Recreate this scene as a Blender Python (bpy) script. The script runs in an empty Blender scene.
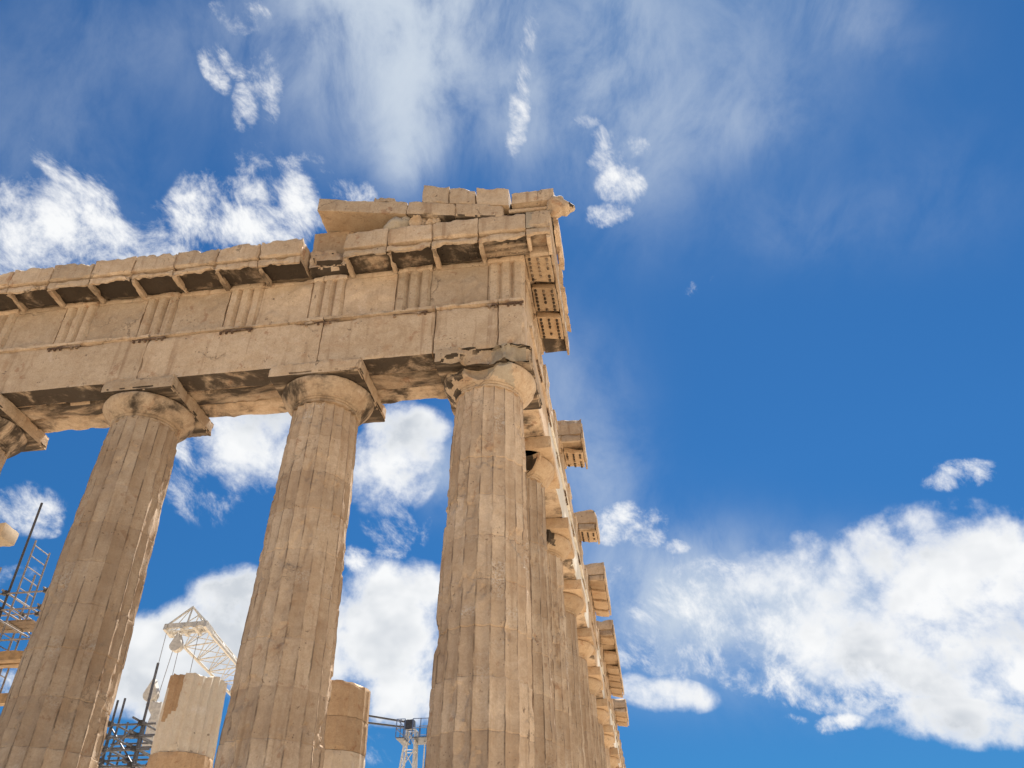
import bpy, bmesh, math, random
from mathutils import Vector, Matrix, noise
R = math.radians
S = bpy.context.scene
COL = S.collection

# ------------------------------------------------------------------ camera
cam_d = bpy.data.cameras.new('camera'); cam = bpy.data.objects.new('camera', cam_d); COL.objects.link(cam)
cam_d.sensor_width = 36; cam_d.lens = 860.58 / 1024 * 36; cam_d.clip_start = .1; cam_d.clip_end = 20000
rot = Matrix(((0.98832, 0.08634, 0.12555), (0.15227, -0.58969, -0.79315), (0.00555, 0.80300, -0.59595)))
cam.matrix_world = Matrix.Translation((2.8553, -14.9579, -1.1478)) @ rot.to_4x4()
S.camera = cam

# ------------------------------------------------------------------ light and sky
SUN_EL, SUN_AZ = R(63), R(11)            # azimuth from +Y towards +X
sd = Vector((math.sin(SUN_AZ) * math.cos(SUN_EL), math.cos(SUN_AZ) * math.cos(SUN_EL), math.sin(SUN_EL)))
sl = bpy.data.lights.new('sun', 'SUN'); sl.energy = 5.0; sl.angle = R(.53); sl.color = (1, .95, .87)
so = bpy.data.objects.new('sun', sl); COL.objects.link(so); so.rotation_euler = sd.to_track_quat('Z', 'Y').to_euler()
S.view_settings.view_transform = 'Standard'; S.view_settings.look = 'None'
S.view_settings.exposure = 1.24; S.view_settings.gamma = 1; S.view_settings.use_curve_mapping = False

CLOUDS = {  # azimuth, elevation, half-width, half-height, tilt (degrees), strength
 'cumulus': [
  (20.45, 21.26, 6.68, 3.51, -11.0, 1), (19.39, 23.98, 2.45, 1.4, -12.0, 0.85), (23.04, 23.28, 1.9, 1.13, -13.0, 0.85), (9.05, 23.3, 3.11, 1.71, -7.0, 0.8),
  (11.25, 24.33, 1.53, 1.22, -8.0, 0.7), (14.72, 20.91, 4.72, 3.21, -8.0, 0.8), (18.13, 13.86, 5.45, 1.27, -10.0, 1), (21.34, 16.18, 3.39, 2.4, -9.0, 1),
  (0.61, 16.55, 2.91, 0.94, -7.0, 1), (-0.88, 17.19, 1.11, 0.82, -2.0, 0.8), (-27.76, 31.6, 3.38, 2.87, 11.0, 0.85), (-18.62, 31.44, 2.93, 3.14, 5.0, 0.95),
  (-16.21, 33.53, 1.71, 1.19, 4.0, 0.8), (-17.1, 19.78, 3.89, 3.52, 3.0, 1.1), (-16.93, 22.87, 3.06, 1.75, 3.0, 0.9), (-15.02, 23.28, 1.28, 0.88, 3.0, 0.7),
  (-16.0, 16.43, 3.39, 1.4, 2.0, 1), (-27.88, 21.09, 2.23, 2.03, 7.0, 0.95), (-32.43, 17.09, 3.57, 2.36, 8.0, 1.05), (-29.98, 16.2, 2.49, 1.91, 7.0, 1),
  (-28.86, 18.79, 2.86, 2.32, 7.0, 1), (-22.87, 18.79, 4.22, 4.15, 5.0, 1), (17.27, 17.41, 6.21, 2.57, -12.0, 1.0), (13.08, 19.25, 4.68, 2.0, -18.0, 0.7),
  (100, 26, 34, 15, 0, 1.1), (75, 40, 20, 12, 10, 1.0), (128, 34, 24, 14, -6, 1.0), (112, 52, 22, 9, 0, 0.9)],  # unseen cloud bank off to the right, added to sidelight the flutes
 'wisp': [
  (-0.61, 27.21, 2.26, 1.12, 6.0, 0.8800000000000001), (0.81, 26.29, 1.3, 0.83, -4.0, 0.76), (2.93, 25.5, 0.92, 0.46, -5.0, 0.6400000000000001), (11.21, 14.26, 1.22, 0.47, 3.0, 0.8800000000000001),
  (8.78, 14.67, 0.72, 0.33, -19.0, 0.6400000000000001), (-20.16, 24.79, 0.92, 0.82, 5.0, 0.8), (-39.63, 40.97, 2.58, 1.56, 22.0, 0.85), (-46.77, 38.85, 3.05, 1.49, 26.0, 0.6),
  (-27.09, 46.16, 1.27, 2.0, 14.0, 0.48), (1.67, 49.22, 1.37, 1.3, 22.0, 0.9199999999999999), (3.15, 51.34, 1.1, 0.71, -9.0, 0.6400000000000001), (0.42, 52.13, 0.83, 0.8, -7.0, 0.6400000000000001),
  (0.24, 47.43, 1.4, 0.74, 3.0, 0.8), (-1.3, 53.3, 0.83, 0.44, -6.0, 0.6400000000000001), (0.53, 50.82, 1.11, 0.72, -7.0, 0.5599999999999999), (5.89, 21.17, 4.5, 2.75, -15.0, 0.6),
  (2.89, 18.5, 4.53, 1.2, -11.0, 0.6), (8.32, 16.96, 3.96, 1.29, -19.0, 0.75), (13.45, 15.92, 3.19, 1.13, -16.0, 0.8), (-30.54, 29.27, 3.45, 3.0, 11.0, 0.75),
  (-17.43, 27.62, 1.88, 2.62, 4.0, 0.5599999999999999), (-45.31, 40.62, 4.39, 2.1, 13.0, 0.95), (-49.69, 39.13, 2.2, 2.57, 29.0, 0.95), (-48.22, 41.02, 1.99, 1.02, -12.0, 0.75),
  (-44.76, 42.75, 2.41, 0.99, -18.0, 0.8), (-47.18, 43.1, 2.21, 0.75, -19.0, 0.52), (-42.25, 41.11, 2.69, 1.43, 2.0, 0.9), (-46.73, 38.23, 2.79, 1.26, 26.0, 0.9),
  (-39.93, 42.88, 1.44, 0.88, 1.0, 0.48), (-36.34, 43.91, 2.1, 1.94, 20.0, 0.95), (-36.59, 45.52, 1.69, 1.57, 21.0, 0.6400000000000001), (-32.3, 44.3, 3.62, 1.49, 17.0, 1),
  (-28.86, 46.55, 1.37, 2.33, 30.0, 0.95), (-29.26, 48.9, 1.78, 0.8, 16.0, 0.6000000000000001), (-34.17, 48.24, 1.29, 1.13, 20.0, 0.6000000000000001), (-33.06, 46.39, 1.91, 1.33, 18.0, 0.6000000000000001),
  (-39.71, 52.41, 1.24, 0.6, -39.0, 0.6400000000000001), (-38.22, 53.08, 1.4, 0.52, -23.0, 0.6000000000000001), (-35.93, 51.33, 0.75, 1.89, 10.0, 0.6400000000000001), (-35.16, 53.19, 1.27, 1.5, 22.0, 0.6400000000000001),
  (-33.86, 51.71, 0.51, 1.02, 20.0, 0.48), (-38.64, 55.77, 1.36, 0.84, 44.0, 0.68), (-41.07, 55.62, 0.5, 0.99, 42.0, 0.6000000000000001), (22.0, 27.02, 1.76, 0.76, -6.0, 0.6000000000000001),
  (-17.33, 14.42, 1.75, 0.74, 2.0, 0.6000000000000001), (-17.51, 13.23, 1.56, 0.73, 2.0, 0.5599999999999999), (-41.65, 24.32, 2.06, 1.22, -1.0, 0.75), (-39.84, 23.22, 0.74, 0.33, 14.0, 0.44000000000000006),
  (-40.88, 20.46, 1.78, 0.72, 13.0, 0.48), (-8.55, 54.06, 0.7, 2.91, -8.0, 0.75), (-7.01, 59.22, 0.55, 2.05, -12.0, 0.45), (7.43, 41.97, 0.91, 0.47, 25.0, 0.48),
  (11.44, 18.97, 6.16, 2.12, -17.0, 0.7), (3.95, 21.44, 5.18, 2.59, -16.0, 0.55), (1.05, 19.49, 3.1, 1.44, -3.0, 0.35), (7.26, 17.91, 5.18, 1.31, -19.0, 0.6),
  (-24.28, 47.87, 2.36, 0.91, 2.0, 0.44000000000000006), (-36.61, 16.34, 2.21, 1.1, 9.0, 0.5599999999999999), (-38.22, 14.77, 1.41, 1.07, 9.0, 0.5599999999999999)],
 'veil': [
  (-22.42, 60.18, 5.69, 3.3, 12.0, 0.95), (-22.22, 57.63, 10.97, 6.28, 12.0, 0.14), (-20.88, 56.9, 3.93, 4.05, 10.0, 0.6), (-19.91, 53.7, 2.63, 3.61, 9.0, 0.5),
  (-19.77, 50.94, 1.65, 2.1, 9.0, 0.5), (-48.94, 44.04, 5.58, 6.66, 31.0, 0.1), (10.58, 56.01, 8.39, 6.29, -16.0, 0.19), (14.35, 51.06, 3.58, 2.02, -18.0, 0.14),
  (26.53, 54.56, 3.95, 1.84, -48.0, 0.16), (18.29, 43.81, 5.24, 2.43, -19.0, 0.08), (4.05, 51.74, 4.39, 5.5, -10.0, 0.2), (-29.04, 54.89, 4.21, 5.2, 17.0, 0.2),
  (0.78, 56.86, 3.7, 6.98, -8.0, 0.25), (-5.07, 35.47, 3.98, 4.65, -2.0, 0.22), (-2.23, 30.08, 2.62, 3.27, -3.0, 0.25), (4.7, 22.0, 7.32, 3.7, -13.0, 0.5),
  (0.6, 21.65, 3.77, 3.69, -3.0, 0.3), (-14.1, 30.74, 1.71, 2.1, 3.0, 0.5), (28.28, 42.95, 4.69, 3.42, -27.0, 0.04), (9.61, 20.34, 9.36, 3.56, -6.0, 0.35),
  (-8.33, 54.24, 2.54, 4.23, -0.0, 0.25), (-45.77, 52.28, 6.98, 3.24, 31.0, 0.08)],
}


class NT:
    """small helper for building node trees"""
    def __init__(s, tree): s.t = tree; s.n = tree.nodes; s.l = tree.links; s.n.clear()
    def node(s, typ, ins=None, **kw):
        n = s.n.new(typ)
        for k, v in kw.items(): setattr(n, k, v)
        for k, v in (ins or {}).items():
            if isinstance(v, bpy.types.NodeSocket): s.l.new(v, n.inputs[k])
            else: n.inputs[k].default_value = v
        return n
    def m(s, op, a, b=0., c=0., clamp=False): return s.node('ShaderNodeMath', {0: a, 1: b, 2: c}, operation=op, use_clamp=clamp).outputs[0]
    def dot(s, a, b): return s.node('ShaderNodeVectorMath', {0: a, 1: b}, operation='DOT_PRODUCT').outputs['Value']
    def vm(s, op, a, b): return s.node('ShaderNodeVectorMath', {0: a, 1: b}, operation=op).outputs[0]
    def noise(s, vec, scale, detail=4., rough=.5, dist=0., col=False):
        n = s.node('ShaderNodeTexNoise', {'Vector': vec, 'Scale': scale, 'Detail': detail, 'Roughness': rough, 'Distortion': dist})
        return n.outputs[1 if col else 0]
    def ss(s, v, lo, hi, o0=0., o1=1.):
        return s.node('ShaderNodeMapRange', {0: v, 1: lo, 2: hi, 3: o0, 4: o1}, interpolation_type='SMOOTHSTEP').outputs[0]
    def lin(s, v, lo, hi, o0=0., o1=1.): return s.node('ShaderNodeMapRange', {0: v, 1: lo, 2: hi, 3: o0, 4: o1}).outputs[0]
    def mix(s, f, a, b, typ='MIX'):
        n = s.node('ShaderNodeMix', data_type='RGBA', blend_type=typ)
        for i, v in ((0, f), (6, a), (7, b)):
            if isinstance(v, bpy.types.NodeSocket): s.l.new(v, n.inputs[i])
            elif i: n.inputs[i].default_value = (*v, 1)
            else: n.inputs[i].default_value = v
        return n.outputs[2]

def build_sky():
    w = bpy.data.worlds.new('World'); S.world = w; w.use_nodes = True
    t = NT(w.node_tree)
    d = t.node('ShaderNodeTexCoord').outputs['Generated']
    d = t.node('ShaderNodeVectorMath', {0: d}, operation='NORMALIZE').outputs[0]
    sky = t.node('ShaderNodeTexSky', sky_type='NISHITA', sun_disc=False, sun_elevation=SUN_EL, sun_rotation=SUN_AZ,
                 altitude=150, air_density=1.0, dust_density=.1, ozone_density=4.0).outputs[0]
    sky = t.node('ShaderNodeHueSaturation', {'Hue': .5, 'Saturation': SKY_SAT, 'Value': SKY_VAL, 'Color': sky}).outputs[0]
    sky = t.mix(1., sky, SKY_TINT, 'MULTIPLY')
    dz = t.lin(t.node('ShaderNodeSeparateXYZ', {0: d}).outputs[2], .18, .5, .78, 1.)
    sky = t.mix(1., sky, t.node('ShaderNodeCombineColor', {0: t.m('MULTIPLY', dz, dz), 1: dz, 2: t.m('POWER', dz, .7)}).outputs[0], 'MULTIPLY')
    fields = {}
    for kind, blobs in CLOUDS.items():
        acc = None
        for az, el, ra, rb, tilt, s in blobs:
            az, el, ra, rb, tilt = map(R, (az, el, ra, rb, tilt))
            c = Vector((math.sin(az) * math.cos(el), math.cos(az) * math.cos(el), math.sin(el)))
            rt = Vector((math.cos(az), -math.sin(az), 0)); up = rt.cross(c)
            a = (rt * math.cos(tilt) + up * math.sin(tilt)) / ra; b = (up * math.cos(tilt) - rt * math.sin(tilt)) / rb
            x = t.dot(d, a); y = t.dot(d, b)
            q = t.m('MULTIPLY_ADD', y, y, t.m('MULTIPLY', x, x))
            v = t.m('MULTIPLY', t.ss(q, 2.1, 0.) if kind != 'veil' else t.m('POWER', 2.718, t.m('MULTIPLY', q, -1.1)), s * 1.25)
            acc = v if acc is None else t.m('MAXIMUM' if kind != 'veil' else 'ADD', acc, v)
        fields[kind] = acc
    shift = t.vm('ADD', d, tuple(Vector((sd.x * .2, sd.y * .1, 1.)) * .022))
    n1 = t.noise(d, 14., 8., .61, .15)
    e = Vector((0.501, 0.810, -0.304))
    ds = t.vm('ADD', d, t.node('ShaderNodeVectorMath', {0: tuple(e), 'Scale': t.m('MULTIPLY', t.dot(d, e), -.42)}, operation='SCALE').outputs[0])
    n2 = t.noise(t.vm('ADD', ds, t.vm('MULTIPLY', t.noise(d, 7., 2., .5, col=True), (.04, .04, .04))), 26., 8., .68, .2)
    e2 = Vector((0.224, -0.793, 0.566))
    dv = t.vm('ADD', d, t.node('ShaderNodeVectorMath', {0: tuple(e2), 'Scale': t.m('MULTIPLY', t.dot(d, e2), -.36)}, operation='SCALE').outputs[0])
    n3 = t.noise(dv, 11., 8., .62, .35)
    lo1 = t.noise(d, 15., 3., .55, .1); lo2 = t.noise(shift, 15., 3., .55, .1)
    cm = t.m('MULTIPLY_ADD', t.m('SUBTRACT', n1, .5), 3.7, fields['cumulus'])
    cmask = t.m('MULTIPLY', t.m('ADD', t.ss(cm, .10, .85, 0., .42), t.ss(cm, .50, 1.30, 0., .58)), t.ss(fields['cumulus'], .02, .2))
    wm = t.m('MULTIPLY_ADD', t.m('SUBTRACT', n2, .5), 4.8, fields['wisp'])
    wmask = t.m('MULTIPLY', t.ss(wm, .30, 1.9, 0., 1.), t.ss(fields['wisp'], .02, .25))
    vx = t.m('MULTIPLY', fields['veil'], t.ss(n3, .25, .75, .15, 1.7))
    vm = t.m('SUBTRACT', 1., t.m('POWER', 2.718, t.m('MULTIPLY', vx, -1.35)))
    relief = t.ss(t.m('SUBTRACT', lo2, lo1), -.10, .10, .0, 1.)
    thick = t.ss(cm, .7, 1.5)
    low = t.noise(t.vm('MULTIPLY', t.vm('ADD', d, (.3, .1, .2)), (1., 1., 1.7)), 6., 4., .5, .2)
    shade = t.m('MULTIPLY', t.m('ADD', t.m('MULTIPLY', relief, .20), t.ss(low, .44, .66, 0., .75)), thick)
    ccol = t.mix(shade, CLOUD_LIT, CLOUD_DARK)
    colr = t.mix(vm, sky, CLOUD_VEIL)
    colr = t.mix(wmask, colr, CLOUD_LIT)
    colr = t.mix(cmask, colr, ccol)
    bg = t.node('ShaderNodeBackground', {'Color': colr, 'Strength': SKY_STR})
    t.l.new(bg.outputs[0], t.node('ShaderNodeOutputWorld').inputs[0])
    w.cycles.sampling_method = 'MANUAL'; w.cycles.sample_map_resolution = 1024
SKY_STR = .05
SKY_SAT, SKY_VAL, SKY_TINT = 1.22, 1.0, (.42, .715, .825)
CW = 1 / (SKY_STR * 2 ** S.view_settings.exposure)           # radiance that just reaches white
CLOUD_LIT, CLOUD_DARK, CLOUD_VEIL = (.96 * CW, .97 * CW, .98 * CW), (.50 * CW, .55 * CW, .62 * CW), (.62 * CW, .70 * CW, .80 * CW)
build_sky()

# ------------------------------------------------------------------ materials
def new_mat(name):
    m = bpy.data.materials.new(name); m.use_nodes = True
    t = NT(m.node_tree)
    b = t.node('ShaderNodeBsdfPrincipled'); t.l.new(b.outputs[0], t.node('ShaderNodeOutputMaterial').inputs[0])
    return m, t, b

def marble(name, light, mid, dark, crust=0., streak=.5, drums=False, pits=.5, bump=.8, crustcol=(.026, .019, .014), cstretch=(1, 1, 1), vary=.16):
    m, t, b = new_mat(name)
    oi = t.node('ShaderNodeObjectInfo').outputs['Random']
    co = t.node('ShaderNodeTexCoord').outputs['Object']
    off = t.node('ShaderNodeCombineXYZ', {0: t.m('MULTIPLY', oi, 37.), 1: t.m('MULTIPLY', oi, 91.), 2: 0.}).outputs[0]
    p = t.vm('ADD', co, off)
    big = t.noise(p, .9, 5., .6, .5)
    med = t.noise(p, 3.1, 6., .65, .4)
    fine = t.noise(p, 28., 4., .6)
    st = t.noise(t.vm('MULTIPLY', p, (3.4, 3.4, .22)), 1.6, 5., .6, .3)
    f = t.ss(t.m('ADD', t.m('MULTIPLY', big, .6), t.m('MULTIPLY', med, .4)), .36, .64)
    col = t.mix(f, mid, light)
    col = t.mix(t.m('MULTIPLY', t.ss(st, .52, .74), streak), col, dark)
    # rusty orange patina and pale lime blooms, in patches
    pat = t.noise(t.vm('ADD', p, (11., 5., 3.)), 1.7, 6., .62, .8)
    col = t.mix(t.ss(pat, .56, .75, 0., .45), col, (dark[0] * 1.25, dark[1] * 1.0, dark[2] * .75))
    rust = t.m('MULTIPLY', t.ss(t.noise(t.vm('ADD', p, (21., 3., 9.)), 2.6, 8., .7, .5), .595, .66), .6)
    col = t.mix(rust, col, (dark[0] * 1.05, dark[1] * .82, dark[2] * .72))
    col = t.mix(t.ss(pat, .40, .27, 0., .5), col, (light[0] * 1.12, light[1] * 1.18, light[2] * 1.3))
    # small pits and lichen specks
    vo = t.node('ShaderNodeTexVoronoi', {'Vector': p, 'Scale': 13., 'Randomness': 1.}, feature='F1').outputs['Distance']
    pm = t.m('MULTIPLY', t.ss(vo, .22, .12), t.ss(t.noise(p, 1.9, 4., .6), .52, .66))
    col = t.mix(t.m('MULTIPLY', pm, pits), col, (.09, .07, .055))
    sp = t.ss(t.noise(p, 46., 3., .7), .62, .72)
    col = t.mix(t.m('MULTIPLY', sp, t.m('MULTIPLY', t.ss(med, .45, .65), pits)), col, (.14, .115, .095))
    col = t.mix(t.ss(fine, .3, .7, 0., .3), col, (dark[0], dark[1], dark[2]))
    mot = t.noise(t.vm('ADD', p, (2., 7., 4.)), 9., 5., .7, .6)
    col = t.mix(t.ss(mot, .50, .72, 0., .38), col, dark)
    col = t.mix(t.ss(mot, .45, .28, 0., .35), col, tuple(min(.8, c * 1.22) for c in light))
    # cracks
    wv = t.vm('ADD', p, t.vm('MULTIPLY', t.noise(p, 1.6, 5., .7, col=True), (.9, .9, .9)))
    ed = t.node('ShaderNodeTexVoronoi', {'Vector': wv, 'Scale': .62}, feature='DISTANCE_TO_EDGE').outputs['Distance']
    ck = t.m('MULTIPLY', t.ss(ed, .012, .003), t.ss(t.noise(t.vm('ADD', p, (3., 8., 1.)), .8, 2.), .56, .66))
    col = t.mix(t.m('MULTIPLY', ck, .22 if drums else .5), col, (.07, .05, .04))
    v5 = t.node('ShaderNodeTexVoronoi', {'Vector': t.vm('ADD', p, t.vm('MULTIPLY', t.noise(p, 7., 4., .7, col=True), (.30, .30, .30))), 'Scale': 3.4}, feature='F1').outputs['Distance']
    holes = t.m('MULTIPLY', t.ss(v5, .13, .05), t.ss(t.noise(t.vm('ADD', p, (5., 2., 6.)), 1.6, 3., .6), .48, .56))
    col = t.mix(t.m('MULTIPLY', holes, .8), col, (.10, .065, .045))
    hgt = t.m('ADD', t.m('MULTIPLY', med, .5), t.m('MULTIPLY', fine, .16))
    hgt = t.m('SUBTRACT', t.m('SUBTRACT', hgt, t.m('MULTIPLY', ck, .25)), t.m('MULTIPLY', pm, .25))
    if drums:
        z = t.node('ShaderNodeSeparateXYZ', {0: co}).outputs[2]
        dn = t.m('FLOOR', t.m('MULTIPLY', z, 11 / 9.57))
        wn = t.node('ShaderNodeTexWhiteNoise', {'Vector': off, 'W': dn}, noise_dimensions='4D').outputs['Value']
        col = t.mix(t.lin(wn, 0., 1., 0., .4), col, dark)
        # each flute has weathered by itself, and some carry lichen specks
        sx = t.node('ShaderNodeSeparateXYZ', {0: co}).outputs
        an = t.m('MULTIPLY', t.m('ADD', t.m('ARCTAN2', sx[1], sx[0]), 2 * math.pi), 20 / (2 * math.pi))
        fw = t.node('ShaderNodeTexWhiteNoise', {'W': t.m('ADD', t.m('FLOOR', an), t.m('MULTIPLY', oi, 50.))}, noise_dimensions='1D').outputs['Value']
        fv = t.noise(t.node('ShaderNodeCombineXYZ', {0: t.m('MULTIPLY', fw, 60.), 1: 0., 2: t.m('MULTIPLY', z, .55)}).outputs[0], 1., 5., .62)
        col = t.mix(t.ss(fv, .46, .70, 0., .6), col, dark)
        col = t.mix(t.ss(fv, .44, .28, 0., .5), col, light)
        lb = t.ss(t.noise(t.node('ShaderNodeCombineXYZ', {0: t.m('MULTIPLY', fw, 93.), 1: 4., 2: t.m('MULTIPLY', z, .8)}).outputs[0], 1., 4., .6), .55, .68)
        lk = t.noise(p, 24., 4., .75)
        col = t.mix(t.m('MULTIPLY', lb, t.ss(lk, .50, .58, 0., .7)), col, (.50, .45, .39))
        col = t.mix(t.m('MULTIPLY', lb, t.ss(lk, .43, .37, 0., .75)), col, (.13, .10, .08))
        fu = t.m('FRACT', an); ar = t.m('MINIMUM', fu, t.m('SUBTRACT', 1., fu))
        an_ = t.noise(t.vm('MULTIPLY', p, (4., 4., 1.3)), 1.4, 5., .7)
        am = t.m('MULTIPLY', t.ss(ar, .085, .02), t.ss(an_, .40, .62))
        col = t.mix(t.m('MULTIPLY', am, .72), col, (.085, .058, .038))  # dark arris lines paint in shading that marks out the flutes
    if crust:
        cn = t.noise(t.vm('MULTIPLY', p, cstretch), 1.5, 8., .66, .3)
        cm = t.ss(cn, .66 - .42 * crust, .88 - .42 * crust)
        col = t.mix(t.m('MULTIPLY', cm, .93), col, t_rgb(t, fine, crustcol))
    v = t.m('MULTIPLY_ADD', oi, vary * 2, 1. - vary)
    col = t.mix(1., col, t.node('ShaderNodeCombineColor', {0: v, 1: v, 2: v}).outputs[0], 'MULTIPLY')
    t.l.new(col, b.inputs['Base Color'])
    b.inputs['Roughness'].default_value = .88; b.inputs['Specular IOR Level'].default_value = .25
    bp = t.node('ShaderNodeBump', {'Strength': bump, 'Distance': .05, 'Height': hgt})
    t.l.new(bp.outputs[0], b.inputs['Normal'])
    return m
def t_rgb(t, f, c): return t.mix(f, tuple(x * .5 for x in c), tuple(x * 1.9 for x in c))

LT, MD, DK = (.56, .435, .31), (.45, .33, .22), (.265, .165, .098)
M_STONE = marble('weathered_marble', LT, MD, DK, streak=.7, pits=.75, bump=1.)
M_SHAFT = marble('column_marble', (.62, .485, .35), (.505, .375, .26), (.285, .187, .113), drums=True, streak=.65, pits=.9)
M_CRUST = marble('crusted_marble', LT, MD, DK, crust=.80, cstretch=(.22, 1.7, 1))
M_PANEL = marble('crust_and_shade_marble', LT, MD, DK, crust=.92)  # real crust on soffits; also painted shade on guttae, cavities and wedge gap
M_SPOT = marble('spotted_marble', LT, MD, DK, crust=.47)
M_GOLD = marble('golden_marble', (.53, .395, .26), (.45, .315, .195), (.29, .175, .098))
M_METOPE = marble('metope_marble', (.57, .44, .315), (.46, .34, .23), (.28, .18, .11), pits=.8)
M_RUST = marble('rust_stained_marble', LT, MD, DK, crust=.8, crustcol=(.075, .042, .027))
M_MID = marble('sooty_marble', LT, MD, DK, crust=.66, cstretch=(.5, 1.2, 1))
M_NEW = marble('new_marble', (.70, .66, .58), (.66, .60, .51), (.50, .42, .32), streak=.3, pits=.15, bump=.25, vary=.05)
M_CEMENT = marble('grey_mortar', (.42, .355, .27), (.35, .285, .21), (.25, .19, .135), streak=.2, pits=.6)
M_PEB = marble('step_marble', (.60, .52, .42), (.52, .44, .34), (.40, .31, .22), streak=.0, pits=.4)
def plain(name, col, rough=.5, metal=0., nz=.25, scale=9.):
    m, t, b = new_mat(name)
    co = t.node('ShaderNodeTexCoord').outputs['Object']
    n = t.noise(co, scale, 5., .65)
    c = t.mix(t.ss(n, .35, .72), tuple(x * (1 + nz * .4) for x in col), tuple(x * (1 - nz) for x in col))
    t.l.new(c, b.inputs['Base Color']); b.inputs['Roughness'].default_value = rough; b.inputs['Metallic'].default_value = metal
    t.l.new(t.node('ShaderNodeBump', {'Strength': .15, 'Distance': .01, 'Height': n}).outputs[0], b.inputs['Normal'])
    return m
M_CREAM = plain('cream_paint', (.52, .48, .42), .5)
M_WHITE = plain('white_paint', (.62, .60, .56), .5)
M_TUBE = plain('scaffold_steel', (.16, .165, .18), .45, .6, .4)
M_GALV = plain('galvanised_steel', (.30, .27, .25), .5, .4, .4)
M_DARK = plain('dark_steel', (.07, .07, .075), .5, .3)
M_BLUE = plain('blue_grey_rail', (.12, .17, .28), .5, .2)
M_WOOD = plain('scaffold_board', (.24, .17, .11), .8, 0., .45, 14.)
M_ORANGE = plain('orange_timber', (.38, .25, .13), .75, 0., .35, 6.)
M_GROUND = marble('dry_rock_ground', (.56, .47, .36), (.48, .39, .28), (.36, .27, .18), streak=0., pits=.6, vary=0.)

# ------------------------------------------------------------------ mesh helpers
def nz(p, s=0.): return noise.noise(Vector((p[0] + s * 17.3, p[1] - s * 9.1, p[2] + s * 5.7)))
def fr(p, s=0., o=4): return noise.fractal(Vector((p[0] + s * 17.3, p[1] - s * 9.1, p[2] + s * 5.7)), .8, 2., o)

def link(name, verts, faces, mats, parent=None, matfn=None, angle=35, recalc=True, loc=None):
    me = bpy.data.meshes.new(name)
    me.from_pydata([tuple(v) for v in verts], [], faces); me.validate()
    if recalc:
        bm = bmesh.new(); bm.from_mesh(me); bmesh.ops.recalc_face_normals(bm, faces=bm.faces); bm.to_mesh(me); bm.free()
    if not isinstance(mats, (list, tuple)): mats = [mats]
    for m in mats: me.materials.append(m)
    if matfn:
        for f in me.polygons: f.material_index = matfn(f.center, f.normal)
    me.shade_smooth(); me.set_sharp_from_angle(angle=R(angle))
    o = bpy.data.objects.new(name, me); COL.objects.link(o)
    if parent: o.parent = parent
    if loc: o.location = loc
    return o

def thing(name, label, cat, loc=(0, 0, 0), group=None):
    o = bpy.data.objects.new(name, None); COL.objects.link(o); o.location = loc; o.empty_display_size = .5
    return tag(o, label, cat, group)
def tag(o, label, cat, group=None):
    o['label'] = label; o['category'] = cat; o['kind'] = 'thing'
    if group: o['group'] = group
    return o

def rblock(b, seg=.1, chip=.03, seed=0., rough=.006, jag=0., jagf=1.3, bites=(), M=None, shear=None, bot_jag=0.):
    """a weathered block: a box grid with worn arrises, hollows and bites taken out of it"""
    lo = (b[0], b[2], b[4]); hi = (b[1], b[3], b[5])
    n = [max(1, int(math.ceil((hi[i] - lo[i]) / seg))) for i in range(3)]
    idx = {}; V = []; F = []
    def vid(k):
        if k in idx: return idx[k]
        p = [lo[i] + (hi[i] - lo[i]) * k[i] / n[i] for i in range(3)]
        idx[k] = len(V); V.append(p); return idx[k]
    for ax in range(3):
        u, v = (ax + 1) % 3, (ax + 2) % 3
        for side in (0, n[ax]):
            for i in range(n[u]):
                for j in range(n[v]):
                    q = []
                    for a, c in ((i, j), (i + 1, j), (i + 1, j + 1), (i, j + 1)):
                        k = [0, 0, 0]; k[ax] = side; k[u] = a; k[v] = c; q.append(vid(tuple(k)))
                    F.append(q)
    w = chip * 1.7 + 1e-6
    out = []
    for p in V:
        ds = []
        for i in range(3):
            a, c = p[i] - lo[i], hi[i] - p[i]
            ds.append((a, i, 1.) if a < c else (c, i, -1.))
        ds.sort()
        r = list(p)
        if ds[1][0] < w and chip > 0:
            t = fr((p[0] * 1.9, p[1] * 1.9, p[2] * 1.9), seed) ; t2 = nz((p[0] * 6, p[1] * 6, p[2] * 6), seed + 3)
            amt = chip * (.22 + 1.7 * max(0., t) + .5 * max(0., t2))
            for dd, i, sg in ds:
                if dd < w: r[i] += sg * amt * (1 - dd / w)
        nn = nz((p[0] * 4, p[1] * 4, p[2] * 4), seed + 1) * rough + nz((p[0] * 1.1, p[1] * 1.1, p[2] * 1.1), seed + 2) * rough * 1.6
        r[ds[0][1]] += ds[0][2] * nn
        fz = (p[2] - lo[2]) / (hi[2] - lo[2])
        if jag: r[2] -= jag * max(0., .15 + fr((p[0] * jagf, p[1] * jagf * .6, 0), seed + 5)) * fz
        if bot_jag: r[2] += bot_jag * max(0., .1 + fr((p[0] * 2.2, p[1] * 2.2, 0), seed + 7)) * (1 - fz)
        for c, rad in bites:
            dv = Vector(r) - Vector(c); L = dv.length
            rr = rad * (1 + .25 * nz((r[0] * 3, r[1] * 3, r[2] * 3), seed + 9) + .14 * nz((r[0] * 8, r[1] * 8, r[2] * 8), seed + 8))
            if L < rr:
                r = list(Vector(c) + dv * (rr / max(L, 1e-4)))
                r = [min(max(r[i], lo[i]), hi[i]) for i in range(3)]
        if shear: r = shear(r)
        if M: r = M(r)
        out.append(r)
    return out, F

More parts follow.
